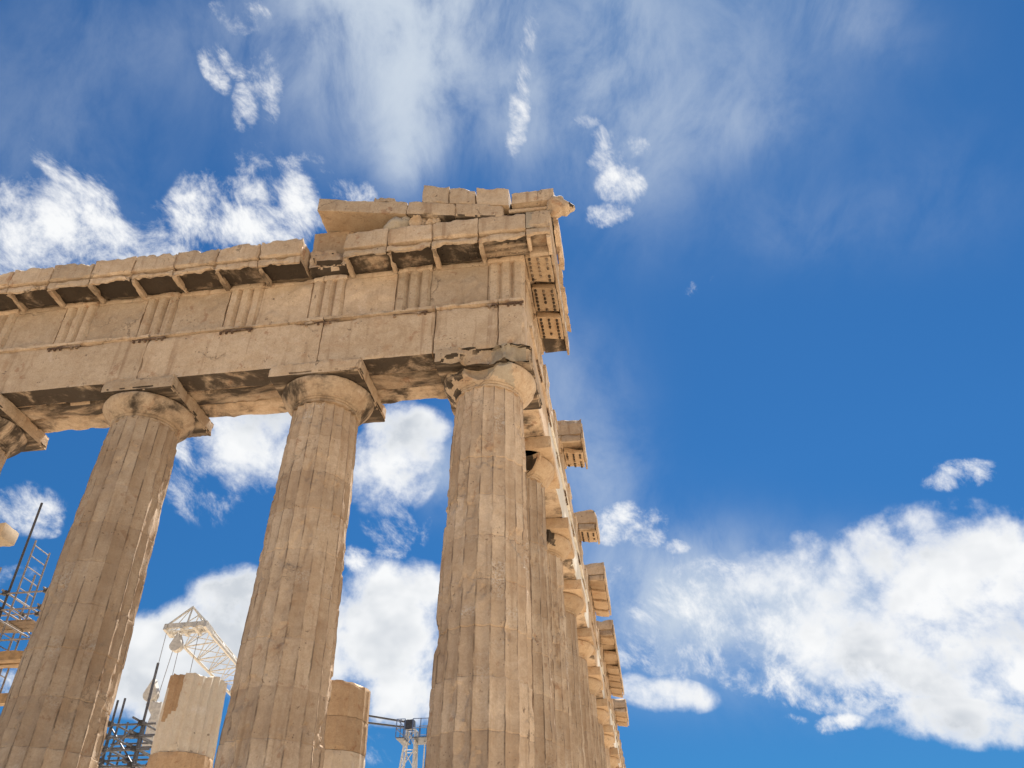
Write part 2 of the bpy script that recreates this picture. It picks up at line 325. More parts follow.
class Mesh:
    """collects shapes for ONE part"""
    def __init__(s): s.V = []; s.F = []
    def add(s, vf):
        o = len(s.V); s.V += [tuple(v) for v in vf[0]]; s.F += [[i + o for i in f] for f in vf[1]]; return s
    def tube(s, a, b, r, n=8, r2=None):
        a, b = Vector(a), Vector(b); d = (b - a).normalized(); r2 = r if r2 is None else r2
        x = d.orthogonal().normalized(); y = d.cross(x)
        V = []; F = []
        for p, q in ((a, r), (b, r2)):
            for i in range(n):
                t = 2 * math.pi * i / n; V.append(p + (x * math.cos(t) + y * math.sin(t)) * q)
        for i in range(n): F.append([i, (i + 1) % n, n + (i + 1) % n, n + i])
        F += [list(range(n))[::-1], list(range(n, 2 * n))]
        return s.add((V, F))
    def box(s, a, b, w, h):
        """a bar of w x h section from a to b"""
        a, b = Vector(a), Vector(b); d = (b - a).normalized()
        x = d.cross(Vector((0, 0, 1)))
        x = Vector((1, 0, 0)) if x.length < 1e-3 else x.normalized()
        y = x.cross(d)
        V = [p + x * w / 2 * i + y * h / 2 * j for p in (a, b) for i, j in ((-1, -1), (1, -1), (1, 1), (-1, 1))]
        return s.add((V, [[0, 1, 2, 3], [7, 6, 5, 4], [0, 4, 5, 1], [1, 5, 6, 2], [2, 6, 7, 3], [3, 7, 4, 0]]))
    def link(s, name, mats, parent=None, **k): return link(name, s.V, s.F, mats, parent, **k)

def blk(name, b, mats=None, parent=None, matfn=None, angle=35, **k):
    v, f = rblock(b, **k); return link(name, v, f, mats or M_STONE, parent, matfn=matfn, angle=angle)
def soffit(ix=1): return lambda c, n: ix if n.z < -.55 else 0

FR = lambda p: (p[0], -p[1], p[2])          # along the east front: (along, out, up)
FL = lambda p: (p[1], p[0], p[2])           # along the north flank

# ------------------------------------------------------------------ ground
def ground():
    V = []; F = []; n = 90
    def coord(i): t = (i / n - .5) * 2; return math.copysign(abs(t) ** 2.6, t) * 3000
    for i in range(n + 1):
        for j in range(n + 1):
            x, y = coord(i), coord(j)
            dd = math.hypot(x, y)
            h = -2.72 + .12 * fr((x * .3, y * .3, 0), 2) * min(1, 200 / (dd + 60)) - max(0, dd - 60) * .035 * min(1, max(0, (600 - dd) / 500)) * .0
            V.append((x, y, h))
    for i in range(n):
        for j in range(n): F.append([i * (n + 1) + j, (i + 1) * (n + 1) + j, (i + 1) * (n + 1) + j + 1, i * (n + 1) + j + 1])
    o = link('ground', V, F, M_GROUND, recalc=False); o['kind'] = 'structure'
ground()

# ------------------------------------------------------------------ the temple
temple = thing('ruined_temple', 'ruined Doric temple corner of tan weathered marble, fluted columns under a broken cornice', 'temple', (0, 0, -1.65))
def T(o):
    o.parent = temple; o.matrix_parent_inverse = Matrix.Translation((0, 0, 1.65)); return o

X0, Y1 = -31.0, 70.
for i, (z0, z1, e) in enumerate(((-.55, 0, 1.12), (-1.10, -.554, 1.82), (-1.65, -1.104, 2.52), (-2.9, -1.654, 2.9))):
    T(blk('step', (X0 - e, e, -e, Y1 + e, z0, z1), M_PEB, seg=.9, chip=.03, seed=i))

H, HS = 10.43, 9.57
def rad(z): return .955 - .215 * z / HS + .018 * math.sin(math.pi * min(1, z / HS))

def shaft(seed, per=8, dz=.055, worn=1.):
    zs = []
    z = 0.
    while z < HS: zs.append(z); z += dz
    dh = HS / 11
    for k in range(1, 11):
        zs += [k * dh - .016, k * dh - .005, k * dh + .005, k * dh + .016]
    zs = sorted(x for x in set(round(a, 4) for a in zs)); zs.append(HS)
    N = 20 * per; V = []; F = []
    rnd = random.Random(seed)
    offs = [(rnd.uniform(-.008, .008), rnd.uniform(-.010, .010)) for _ in range(12)]
    for z in zs:
        k = min(10, int(z / dh)); dj = min(abs(z - round(z / dh) * dh), 1.); joint = dj < .006 and .1 < z < HS - .1
        for i in range(N):
            th = 2 * math.pi * i / N + offs[k][1]; u = (i % per) / per; fl = i // per
            r = rad(z) + offs[k][0]
            px, py = math.cos(th) * r, math.sin(th) * r
            wear = fr((px * .8, py * .8, z * .55), seed)          # big worn zones
            dep = .078 * r / .95 * (1 - max(0, min(.55, (wear - .12) * 1.1)) * worn)
            r -= dep * (1 - (2 * u - 1) ** 2)
            # chipped arrises
            e = 1 - min(u, 1 - u) * per / 1.6
            if e > 0:
                c = fr((px * 2.2, py * 2.2, z * 1.6), seed + 4)
                c2 = nz((px * 8, py * 8, z * 9), seed + 5)
                r -= e * worn * (.006 + .05 * max(0, c - .02) + .012 * max(0, c2))
            sp = fr((px * 1.3, py * 1.3, z * .9), seed + 8)
            if sp > .40: r -= (.010 + .022 * min(1., (sp - .40) / .035)) * min(1., (sp - .40) / .012) * worn
            r += .004 * nz((px * 6, py * 6, z * 6), seed + 6)
            if dj < .02: r -= .012 * max(0, .1 + nz((px * 5, py * 5, z), seed + 2)) * (1 - dj / .02)
            if joint: r -= .009 * max(0, .55 + nz((px * 2, py * 2, z), seed + 12))
            V.append((math.cos(th) * r, math.sin(th) * r, z))
    for a in range(len(zs) - 1):
        for i in range(N):
            j = (i + 1) % N; F.append([a * N + i, a * N + j, (a + 1) * N + j, (a + 1) * N + i])
    F.append(list(range(N))[::-1]); F.append([(len(zs) - 1) * N + i for i in range(N)])
    return V, F

PROF = [(.735, 9.56), (.742, 9.60), (.722, 9.605), (.722, 9.62), (.75, 9.63), (.765, 9.652), (.745, 9.656), (.745, 9.668), (.775, 9.68), (.84, 9.755), (.90, 9.825), (.955, 9.895), (.995, 9.96), (1.015, 10.015), (1.015, 10.05), (.985, 10.078)]
def lathe(prof, N, seed, chip, bites=()):
    V = []; F = []
    for r0, z in prof:
        for i in range(N):
            th = 2 * math.pi * i / N; p = (math.cos(th) * r0, math.sin(th) * r0, z)
            w = fr((p[0] * 1.6, p[1] * 1.6, z * 1.6), seed)
            r = r0 - chip * max(0, w - .05) - .008 * nz((p[0] * 7, p[1] * 7, z * 7), seed)
            v = Vector((math.cos(th) * r, math.sin(th) * r, z))
            for c, rd in bites:
                dv = v - Vector(c); L = dv.length; rr = rd * (1 + .25 * nz((v.x * 4, v.y * 4, v.z * 4), seed + 1) + .12 * nz((v.x * 10, v.y * 10, v.z * 10), seed + 2))
                if L < rr:
                    v = Vector(c) + dv * (rr / max(L, 1e-3))
                    v.z = min(v.z, 10.078)
            V.append(tuple(v))
    for a in range(len(prof) - 1):
        for i in range(N):
            j = (i + 1) % N; F.append([a * N + i, a * N + j, (a + 1) * N + j, (a + 1) * N + i])
    F.append(list(range(N))[::-1]); F.append([(len(prof) - 1) * N + i for i in range(N)])
    return V, F
def dense(prof, k=2):
    o = []
    for (a, b), (c, d) in zip(prof, prof[1:]):
        for i in range(k): o.append((a + (c - a) * i / k, b + (d - b) * i / k))
    return o + [prof[-1]]

def column(x, y, seed, near=True, scale=1., cap_b=(), ab_b=(), ab=(-1.03, 1.03, -1.03, 1.03), capmat=None, abfn=None, abmats=None, capfn=None, worn=1.):
    v, f = shaft(seed, 8 if near else 5, .055 if near else .12, worn)
    if scale != 1: v = [(a * scale, b * scale, c) for a, b, c in v]
    o = T(link('column', v, f, M_SHAFT, angle=22)); o.location = (x, y, 0)
    e, g = lathe(dense(PROF, 2 if near else 1), 96 if near else 48, seed + .3, .05, cap_b)
    c = link('capital', e, g, capmat or [M_SPOT, M_CRUST], o, matfn=capfn, angle=50)
    e, g = rblock((*ab, 10.08, 10.427), seg=.026 if near else .15, chip=.03, seed=seed + .7, rough=.008, bites=ab_b)
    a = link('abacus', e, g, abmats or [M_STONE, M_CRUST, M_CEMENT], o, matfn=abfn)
    return o
def copy_column(src, x, y):
    c = src.copy(); COL.objects.link(c); c.location = (x, y, 0)
    for ch in src.children:
        k = ch.copy(); COL.objects.link(k); k.parent = c
    return c

FX = [-3.69, -7.985, -12.28, -16.575, -20.87]
corner = column(0, 0, 1, ab_b=[((1.0, -1.3, 10.15), .58), ((-.05, -1.35, 10.12), .62), ((-.62, -1.25, 10.05), .36)],
                cap_b=[((-.12, -1.18, 10.06), .56), ((-.75, -.95, 10.05), .33), ((.5, -1.2, 10.12), .4)],
                abmats=[M_STONE, M_CRUST, M_CEMENT], capmat=[M_STONE, M_CRUST, M_CEMENT],
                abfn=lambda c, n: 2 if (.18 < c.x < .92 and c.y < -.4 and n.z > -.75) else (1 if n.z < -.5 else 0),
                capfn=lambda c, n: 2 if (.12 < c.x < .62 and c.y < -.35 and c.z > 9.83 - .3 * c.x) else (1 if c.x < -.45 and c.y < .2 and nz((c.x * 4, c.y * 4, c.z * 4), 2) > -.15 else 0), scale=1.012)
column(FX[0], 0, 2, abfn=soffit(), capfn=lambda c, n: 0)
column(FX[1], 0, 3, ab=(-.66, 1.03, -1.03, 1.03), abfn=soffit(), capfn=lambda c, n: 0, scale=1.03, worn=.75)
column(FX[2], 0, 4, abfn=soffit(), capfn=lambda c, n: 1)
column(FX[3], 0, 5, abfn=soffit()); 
FY = [3.69 + 4.295 * k for k in range(13)]
broken = [((.15, -1.0, 9.95), .62), ((-.4, -.95, 9.8), .3)]
dk = lambda c, n: 1 if (c.y < -.25 and abs(c.x) < .6 and c.z > 9.75) else 0  # paints the shade of the broken cavity onto the capital's front
f0 = column(0, FY[0], 6, cap_b=broken, capfn=dk, capmat=[M_GOLD, M_PANEL], abmats=[M_GOLD, M_CRUST])
f1 = column(0, FY[1], 7, cap_b=[((-.1, -1.0, 9.98), .6)], capfn=dk, capmat=[M_GOLD, M_PANEL], abmats=[M_GOLD, M_CRUST])
f2 = column(0, FY[2], 8, near=False, capmat=[M_GOLD, M_CRUST], abmats=[M_GOLD, M_CRUST], cap_b=[((.1, -1.1, 10.1), .35)])
f3 = column(0, FY[3], 9, near=False, capmat=[M_GOLD, M_CRUST], abmats=[M_GOLD, M_CRUST])
for k in range(4, 13): copy_column((f2, f3)[k % 2], 0, FY[k])

# -------- architrave
def entablature(M, joints, skip_front_end):
    for i, (a, b) in enumerate(zip(joints, joints[1:])):
        s = a * .37 + b
        yield i, a + .004, b - .004, s

Jx = [-20.87, -16.575, -12.28, -7.985, -3.73, -1.12, .31, .885]
for i, (a, b) in enumerate(zip(Jx, Jx[1:])):
    a += .005; b -= .005 if i < 6 else 0
    fn = soffit()
    bites = []
    if i == 5:
        bites = [((-.3, .98, 10.36), .2)]
    if i == 6: bites = [((.62, .95, 10.55), .13)]
    v, f = rblock((a, b, .30, .885, 10.432, 11.68), seg=.07, chip=.022 if i < 4 else .035, seed=i + 20., rough=.009, M=FR, bites=bites)
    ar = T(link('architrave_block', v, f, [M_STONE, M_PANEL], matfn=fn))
    v, f = rblock((a, b, .30, .945, 11.684, 11.78), seg=.05, chip=.03, seed=i + 30., M=FR, bot_jag=.02)
    link('taenia', v, f, M_STONE, ar)
    if i < 5:
        for d0, d1, q in ((-.29, .29, 0), (-.885, -.30, 1)):
            v, f = rblock((a, b, d0, d1, 10.44 + .03 * q, 11.75), seg=.1, chip=.05, seed=i + 40. + q, rough=.012, M=FR)
            T(link('architrave_backer', v, f, [M_STONE, M_SPOT if q else M_MID], matfn=fn))
v, f = rblock((-1.11, .29, -.29, .29, 10.44, 11.75), seg=.15, M=FR); T(link('architrave_backer', v, f, [M_STONE, M_CRUST], matfn=soffit()))
v, f = rblock((-1.11, .29, -.885, -.30, 10.47, 11.75), seg=.15, M=FR); T(link('architrave_backer', v, f, [M_STONE, M_CRUST], matfn=soffit()))

Jy = [-.297] + FY
newspots = {1, 2, 3, 5, 7, 8, 10}
for i, (a, b) in enumerate(zip(Jy, Jy[1:])):
    near = i < 3
    a += .005; b -= .005
    def fn(c, n, i=i, a=a):
        if n.z < -.55: return 1
        return 0
    v, f = rblock((a, b, .30, .885, 10.432, 11.68), seg=.1 if near else .25, chip=.03, seed=i + 50., rough=.009, M=FL)
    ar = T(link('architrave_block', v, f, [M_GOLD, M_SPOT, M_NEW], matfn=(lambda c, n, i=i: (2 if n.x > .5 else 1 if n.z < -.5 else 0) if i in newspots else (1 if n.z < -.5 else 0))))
    v, f = rblock((a if i else -.885 + .945, b, .30, .94, 11.684, 11.78), seg=.08 if near else .3, chip=.025, seed=i + 60., M=FL, bot_jag=.02)
    link('taenia', v, f, M_NEW if i in newspots else M_STONE, ar)
    if i:
        v, f = rblock((a, b, -.885, .29, 10.45, 11.75), seg=.3, chip=.04, seed=i + 70., M=FL)
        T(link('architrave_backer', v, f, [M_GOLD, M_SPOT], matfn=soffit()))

# -------- frieze
def triglyph(c, M, seed, near=True):
    w, g = .4225, .105
    prof = [(-w, .885 - g), (-.352, .885), (-.212, .885), (-.141, .885 - g), (-.07, .885), (.07, .885), (.141, .885 - g), (.212, .885), (.352, .885), (w, .885 - g)]
    nzs = 26 if near else 4
    z0, z1 = 11.785, 12.965
    V = []; F = []; P = len(prof) + 2
    for k in range(nzs + 1):
        z = z0 + (z1 - z0) * k / nzs
        row = [(-w, .70)] + prof + [(w, .70)]
        for s, d in row:
            p = (c + s, d, z)
            if d > .8: d -= .05 * max(0, fr((p[0] * 1.8, p[1] * 3, z * 1.5), seed) - .02) + .006 * max(0, nz((p[0] * 9, 0, z * 8), seed))
            V.append(M((c + s, d, z)))
    for k in range(nzs):
        for i in range(P):
            j = (i + 1) % P; F.append([k * P + i, k * P + j, (k + 1) * P + j, (k + 1) * P + i])
    F.append(list(range(P))); F.append([nzs * P + i for i in range(P)])
    o = T(link('triglyph', V, F, M_STONE, angle=30))
    v, f = rblock((c - w - .012, c + w + .012, .70, .897, 12.967, 13.12), seg=.06 if near else .3, chip=.025, seed=seed, M=M)
    link('triglyph_cap', v, f, M_STONE, o)
    m = Mesh()
    m.add(rblock((c - w, c + w, .885, .935, 11.61, 11.683), seg=.05 if near else .3, chip=.03, seed=seed + .2, M=M, bot_jag=.03))
    for k in range(6):
        if near and random.Random(seed * 13 + k).random() < .25: continue
        s = c - w + .07 + k * (2 * w - .14) / 5
        m.tube(M((s, .91, 11.62)), M((s, .91, 11.565)), .022, 7, .03)
    m.link('regula', [M_RUST if near else M_STONE], o)
def metope(a, b, M, seed, near=True):
    n = 22 if near else 4; V = []; F = []; rows = 20 if near else 4
    for k in range(rows + 1):
        for i in range(n + 1):
            s = a + (b - a) * i / n; z = 11.785 + 1.19 * k / rows
            f = fr((s * 1.5, 0, z * 1.5), seed); d = .812 + .075 * max(0, f - .10) + .006 * nz((s * 6, 0, z * 6), seed) - .03 * max(0, -.25 - f)
            V.append(M((s, d, z)))
    W = n + 1; base = len(V)
    for k in range(rows + 1):
        for i in range(n + 1):
            p = V[k * W + i]; V.append(M((a + (b - a) * i / n, .705, 11.785 + 1.19 * k / rows)))
    for k in range(rows):
        for i in range(n):
            q = [k * W + i, k * W + i + 1, (k + 1) * W + i + 1, (k + 1) * W + i]; F.append(q); F.append([x + base for x in q][::-1])
    ring = [i for i in range(W)] + [k * W + n for k in range(1, rows + 1)] + [rows * W + i for i in range(n - 1, -1, -1)] + [k * W for k in range(rows - 1, 0, -1)]
    for x, y in zip(ring, ring[1:] + ring[:1]): F.append([x, y, y + base, x + base])
    o = T(link('metope', V, F, M_METOPE, angle=40))
    v, f = rblock((a, b, .70, .835, 12.98, 13.12), seg=.07 if near else .3, chip=.02, seed=seed, M=M)
    link('metope_band', v, f, M_STONE, o)
TX = [.4625, -1.70, -3.77, -5.8375, -7.985, -10.133, -12.28, -14.43, -16.575, -18.72]
for i, c in enumerate(TX):
    triglyph(c, FR, i + 80.)
    if i + 1 < len(TX): metope(TX[i + 1] + .4245, c - .4245, FR, i + 90.)
TY = [-.4625 + .0, 1.63] + [FY[0] + 2.1475 * k for k in range(24)]
for i, c in enumerate(TY):
    near = i < 7
    if i: triglyph(c, FL, i + 110., near)
    if i + 1 < len(TY): metope(c + .4245 if i else -.04, TY[i + 1] - .4245, FL, i + 130., near)
for M, a, b, nm in ((FR, -20.8, .69, 0), (FL, .69, 54., 1)):
    v, f = rblock((a, b, -.6, .695, 11.79, 13.115), seg=.5, M=M, chip=.02); T(link('frieze_backer', v, f, M_STONE))

# -------- horizontal cornice, east front
cent = []
for a, b in zip(TX, TX[1:]): cent += [a, (a + b) / 2]
edges = [(a + b) / 2 for a, b in zip(cent, cent[1:])]         # descending along the front
edges = [1.02] + edges
def module(a, b, i, dark=True, top=.10, guttae=False, rib=True):
    """one cornice block from s=a to s=b with its drip lip, crusted soffit panel and rib"""
    sd_ = i * 1.7 + 150
    v, f = rblock((a + .003, b - .003, -.3, 1.59, 13.245, 13.77), seg=.055, chip=.026, seed=sd_, rough=.012, jag=top, jagf=2.4, M=FR)
    o = T(link('cornice_block', v, f, M_STONE))
    v, f = rblock((a + .004, b - .004, 1.47, 1.545, 13.0, 13.212), seg=.045, chip=.035, seed=sd_ + .2, M=FR, bot_jag=.10)
    link('drip_lip', v, f, M_STONE, o)
    pm = Mesh(); pm.add(rblock((a + .006, b - .006, .86, 1.466, 13.125, 13.242), seg=.1, chip=.02, seed=sd_ + .3, M=FR, rough=.02))
    if rib:
        v, f = rblock((a - .02, a + .11, .83, 1.50, 12.985, 13.122), seg=.05, chip=.04, seed=sd_ + .4, M=FR)
        link('soffit_rib', v, f, [M_STONE, M_SPOT], o, matfn=soffit())
    if guttae:
        for r_ in range(3):
            for k in range(6):
                s = a + .2 + k * (b - a - .32) / 5
                pm.tube(FR((s, .98 + .17 * r_, 13.13)), FR((s, .98 + .17 * r_, 13.085)), .028, 7)
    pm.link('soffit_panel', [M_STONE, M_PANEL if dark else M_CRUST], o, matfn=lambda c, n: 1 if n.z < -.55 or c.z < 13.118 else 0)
    return o
for i, (b, a) in enumerate(zip(edges, edges[1:])):
    if abs(b + 3.25) < .15: continue                     # this block has fallen
    module(a, b, i, dark=a < -1., top=.17 if a < -4.3 else .03, guttae=a > -1.3)
# the fallen block leaves a broken stub
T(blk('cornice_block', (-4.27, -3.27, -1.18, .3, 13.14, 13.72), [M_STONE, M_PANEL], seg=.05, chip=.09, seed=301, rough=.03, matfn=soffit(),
      bites=[((-3.3, -1.35, 13.75), .38), ((-4.2, -1.3, 13.3), .2)]))
# the corner block with its open coffer
cb = T(blk('cornice_block', (1.024, 1.59, -1.59, .3, 13.245, 13.78), [M_STONE, M_SPOT, M_CEMENT], seg=.05, chip=.03, seed=302, jag=.02,
           matfn=lambda c, n: 1 if n.z < -.55 else (2 if n.y < -.5 and c.x < 1.22 and nz((c.x * 5, 0, c.z * 4), 4) > -.35 else 0)))
for nm, b in (('coffer_edge', (1.03, 1.585, -1.565, -1.48, 13.06, 13.24)), ('coffer_edge', (1.47, 1.565, -1.475, -.90, 13.0, 13.24)), ('coffer_edge', (1.03, 1.465, -1.0, -.885, 13.0, 13.24)), ('coffer_edge', (1.025, 1.11, -1.475, -1.005, 13.02, 13.24))):
    v, f = rblock(b, seg=.05, chip=.025, seed=b[0] + b[2] * 3); link(nm, v, f, M_STONE, cb)

# -------- horizontal cornice, north flank: only some stretches are left
def flank_run(y0, y1, seed, near, lastbroken=False, body0=None):
    b0 = y0 if body0 is None else body0
    n = max(1, round((y1 - b0) / 2.1))
    for k in range(n):
        a, b = b0 + (y1 - b0) * k / n, b0 + (y1 - b0) * (k + 1) / n
        sg = .09 if near else .2
        v, f = rblock((a + .003, b - .003, -.3, 1.555, 13.245, 13.80), seg=sg, chip=.05, seed=seed + k, rough=.012, jag=.16, jagf=.9, M=FL)
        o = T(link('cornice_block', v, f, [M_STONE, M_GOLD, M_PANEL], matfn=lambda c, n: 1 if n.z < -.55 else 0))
        lo = y0 if k == 0 else a
        v, f = rblock((lo + .004, b - .004, 1.50, 1.575, 13.06, 13.5), seg=sg * .8, chip=.03, seed=seed + k + .2, M=FL)
        link('drip_lip', v, f, M_STONE, o)
        if k == 0 and body0 is None:
            v, f = rblock((a + .01, a + .12, .90, 1.497, 13.0, 13.24), seg=.1, chip=.04, seed=seed + .6, M=FL); link('end_rib', v, f, M_STONE, o)
        # mutules hang under it, sloping outwards
        cs = [TY[0] + 1.0738 * q for q in range(-1, 48)]
        for q, c in enumerate(cs):
            if c - .43 < lo - .02 or c + .43 > b + .02 and not (lo <= c < b): continue
            c0, c1 = max(c - .43, lo + .02), min(c + .43, y1 - .02)
            if c1 - c0 < .3: continue
            if lastbroken and c > y1 - .8: continue
            sh = lambda p: [p[0], p[1], p[2] - .11 * (p[1] - .9) / .6]
            v, f = rblock((c0, c1, .905, 1.497, 13.07, 13.24), seg=.12, chip=.02, seed=seed + q, M=FL, shear=sh)
            m = Mesh(); m.add((v, f))
            if near:
                for r_ in range(3):
                    for g in range(6):
                        if random.Random(q * 7 + r_ * 31 + g).random() < .1: continue
                        s = c - .34 + g * .136; d = 1.0 + r_ * .2
                        if not c0 + .03 < s < c1 - .03: continue
                        z = 13.07 - .11 * (d - .9) / .6
                        m.tube(FL((s, d, z + .005)), FL((s, d, z - .05)), .034, 8, .03)
            nb = len(f)
            mu = m.link('mutule', [M_GOLD, M_PANEL], o)
            for fi, pf_ in enumerate(mu.data.polygons): pf_.material_index = 1 if fi >= nb else 0  # pegs painted dark, standing in for the shading of the guttae
        v, f = rblock((lo + .01, b - .004, .80, .897, 13.13, 13.24), seg=.2, chip=.02, seed=seed + k + .4, M=FL); link('bed_moulding', v, f, M_STONE, o)
    if lastbroken:
        v, f = rblock((y1 - .75, y1 - .02, .92, 1.49, 13.20, 13.243), seg=.08, chip=.0, seed=seed, M=FL, rough=.02)
        T(link('broken_cornice_bed', v, f, M_PANEL))
flank_run(-.885, 2.92, 400, True, True, body0=.305)
flank_run(6.99, 8.85, 410, True)
flank_run(12.84, 14.29, 420, True)
flank_run(17.32, 21.25, 430, False)
flank_run(23.4, 32.85, 440, False)
flank_run(35.6, 38.7, 450, False)

# -------- what is left of the pediment
RK = .215
def rake(x): return 14.10 + RK * (.6 - x)                    # top of the raking cornice
def raking(name, x0, x1, y0, y1, dz0, dz1, seed, mats=None, matfn=None, **k):
    kw = dict(seg=.06, chip=.04, rough=.012); kw.update(k)
    v, f = rblock((x0, x1, y0, y1, dz0, dz1), seed=seed, shear=lambda p: [p[0], p[1], p[2] + rake(p[0])], **kw)
    return T(link(name, v, f, mats or [M_STONE, M_GOLD], matfn=matfn or soffit()))
raking('raking_cornice_block', -4.10, -1.815, -1.59, .1, -.44, 0, 501, chip=.03, jag=.04)
raking('raking_cornice_block', -1.807, -.645, -1.59, .1, -.44, 0, 502, chip=.022, mats=[M_STONE, M_PANEL])  # dark soffit helps paint the shade of the wedge gap
raking('raking_cornice_block', -.637, .50, -1.585, .1, -.44, 0, 503, chip=.022, mats=[M_STONE, M_CRUST])
raking('sima_block', -1.47, -.815, -1.57, -.25, .004, .62, 504, chip=.02, jag=.03)
raking('sima_block', -.807, -.175, -1.57, -.25, .004, .60, 505, chip=.02, jag=.16, jagf=2.2)
raking('sima_block', -.167, .62, -1.56, -.25, .004, .60, 506, chip=.022, jag=.14, jagf=2.0)
raking('sima_fragment', -2.72, -2.18, -1.5, -1.05, .004, .22, 507, chip=.04, jag=.18, jagf=3., seg=.04)
T(blk('sima_block', (.68, 1.69, -1.60, -.2, 14.10, 14.50), seg=.05, chip=.03, seed=508, jag=.03))
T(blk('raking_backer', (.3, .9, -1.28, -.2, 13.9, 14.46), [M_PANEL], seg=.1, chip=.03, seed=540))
rb = T(blk('raking_cornice_block', (.51, 1.60, -1.34, .1, 13.785, 14.095), [M_CRUST, M_SPOT], seg=.06, chip=.05, seed=509, rough=.02))
m = Mesh(); m.tube((.62, -1.43, 14.02), (1.62, -1.43, 13.99), .055, 12, .05); m.link('roll_moulding', M_STONE, rb)
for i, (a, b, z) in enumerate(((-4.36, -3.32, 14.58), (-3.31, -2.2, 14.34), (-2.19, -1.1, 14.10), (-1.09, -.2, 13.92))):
    T(blk('tympanum_block', (a, b, -.93, -.35, 13.785, z), [M_GOLD if i < 2 else M_PANEL], seg=.1, chip=.03, seed=520 + i))  # last two blocks painted dark so the wedge gap reads as shaded
T(blk('sima_block', (1.602, 1.74, -1.1, .28, 13.60, 13.98), seg=.06, chip=.05, seed=530, jag=.1))
for i, (a, b) in enumerate(((.31, 1.2), (1.22, 2.1), (2.12, 2.9))):
    T(blk('sima_block', (1.2, 1.66, a, b, 13.805, 13.98), seg=.07, chip=.06, seed=531 + i, jag=.12, jagf=2.))

def blob(name, parts, seed, mat, parent=None, sub=4, rough=.05, freq=4., cuts=(), matfn=None):
    """one worn carved lump: ellipsoids blended into a single skin by radial projection"""
    c0 = Vector((0, 0, 0)); tot = 0
    for c, r in parts: c0 += Vector(c) * r[0]; tot += r[0]
    c0 /= tot
    bm = bmesh.new(); bmesh.ops.create_icosphere(bm, subdivisions=sub, radius=1)
    for v in bm.verts:
        d = v.co.normalized(); best = .02
        for c, r in parts:
            rel = c0 - Vector(c)
            A = sum((d[i] / r[i]) ** 2 for i in range(3)); B = 2 * sum(d[i] * rel[i] / r[i] ** 2 for i in range(3)); Cc = sum((rel[i] / r[i]) ** 2 for i in range(3)) - 1
            D = B * B - 4 * A * Cc
            if D > 0: best = max(best, (-B + math.sqrt(D)) / (2 * A))
        p = c0 + d * best
        p += d * rough * fr(p * freq, seed)
        for c, rd in cuts:
            dv = p - Vector(c)
            if dv.length < rd: p = Vector(c) + dv.normalized() * rd
        v.co = p
    V = [v.co.copy() for v in bm.verts]; F = [[v.index for v in f.verts] for f in bm.faces]; bm.free()
    return link(name, V, F, mat, parent, angle=60, matfn=matfn)
T(blob('lion_head_spout', [((1.70, -1.42, 14.02), (.22, .26, .27)), ((1.90, -1.42, 13.96), (.22, .17, .17)), ((2.02, -1.42, 13.92), (.13, .12, .11)), ((1.80, -1.30, 14.16), (.10, .08, .10)), ((1.80, -1.54, 14.16), (.10, .08, .10))],
       3, [M_STONE, M_PANEL], matfn=lambda c, n: 1 if (c - Vector((2.12, -1.57, 13.93))).length < .10 else 0, cuts=[((2.13, -1.58, 13.93), .075), ((2.08, -1.60, 13.93), .06)], rough=.05, freq=5.))  # mouth hollow painted dark in place of its shade
h = blob('horse_head', [((-2.08, -1.36, 14.0), (.29, .22, .24)), ((-1.86, -1.32, 14.1), (.2, .2, .2)), ((-2.25, -1.42, 13.9), (.14, .13, .13))], 5, [M_CEMENT], rough=.04)
tag(h, 'worn grey horse head of marble lying on the cornice ledge under the raking slab', 'sculpture')
h = blob('sculpture_fragment', [((-1.55, -1.38, 13.95), (.16, .2, .2)), ((-1.47, -1.36, 14.05), (.1, .15, .12))], 6, [M_STONE], rough=.1, freq=7., cuts=[((-1.60, -1.60, 13.9), .18)])
tag(h, 'small hollowed sculpture fragment on the cornice ledge, right beside the grey horse head', 'sculpture')
h = blob('sculpture_fragment', [((-1.27, -1.38, 13.92), (.1, .16, .17)), ((-1.15, -1.38, 13.92), (.12, .16, .17))], 8, [M_STONE], rough=.09, freq=8., cuts=[((-1.27, -1.55, 13.98), .12)])
tag(h, 'rightmost tan sculpture fragment on the cornice ledge, beside the dark wedge gap', 'sculpture')

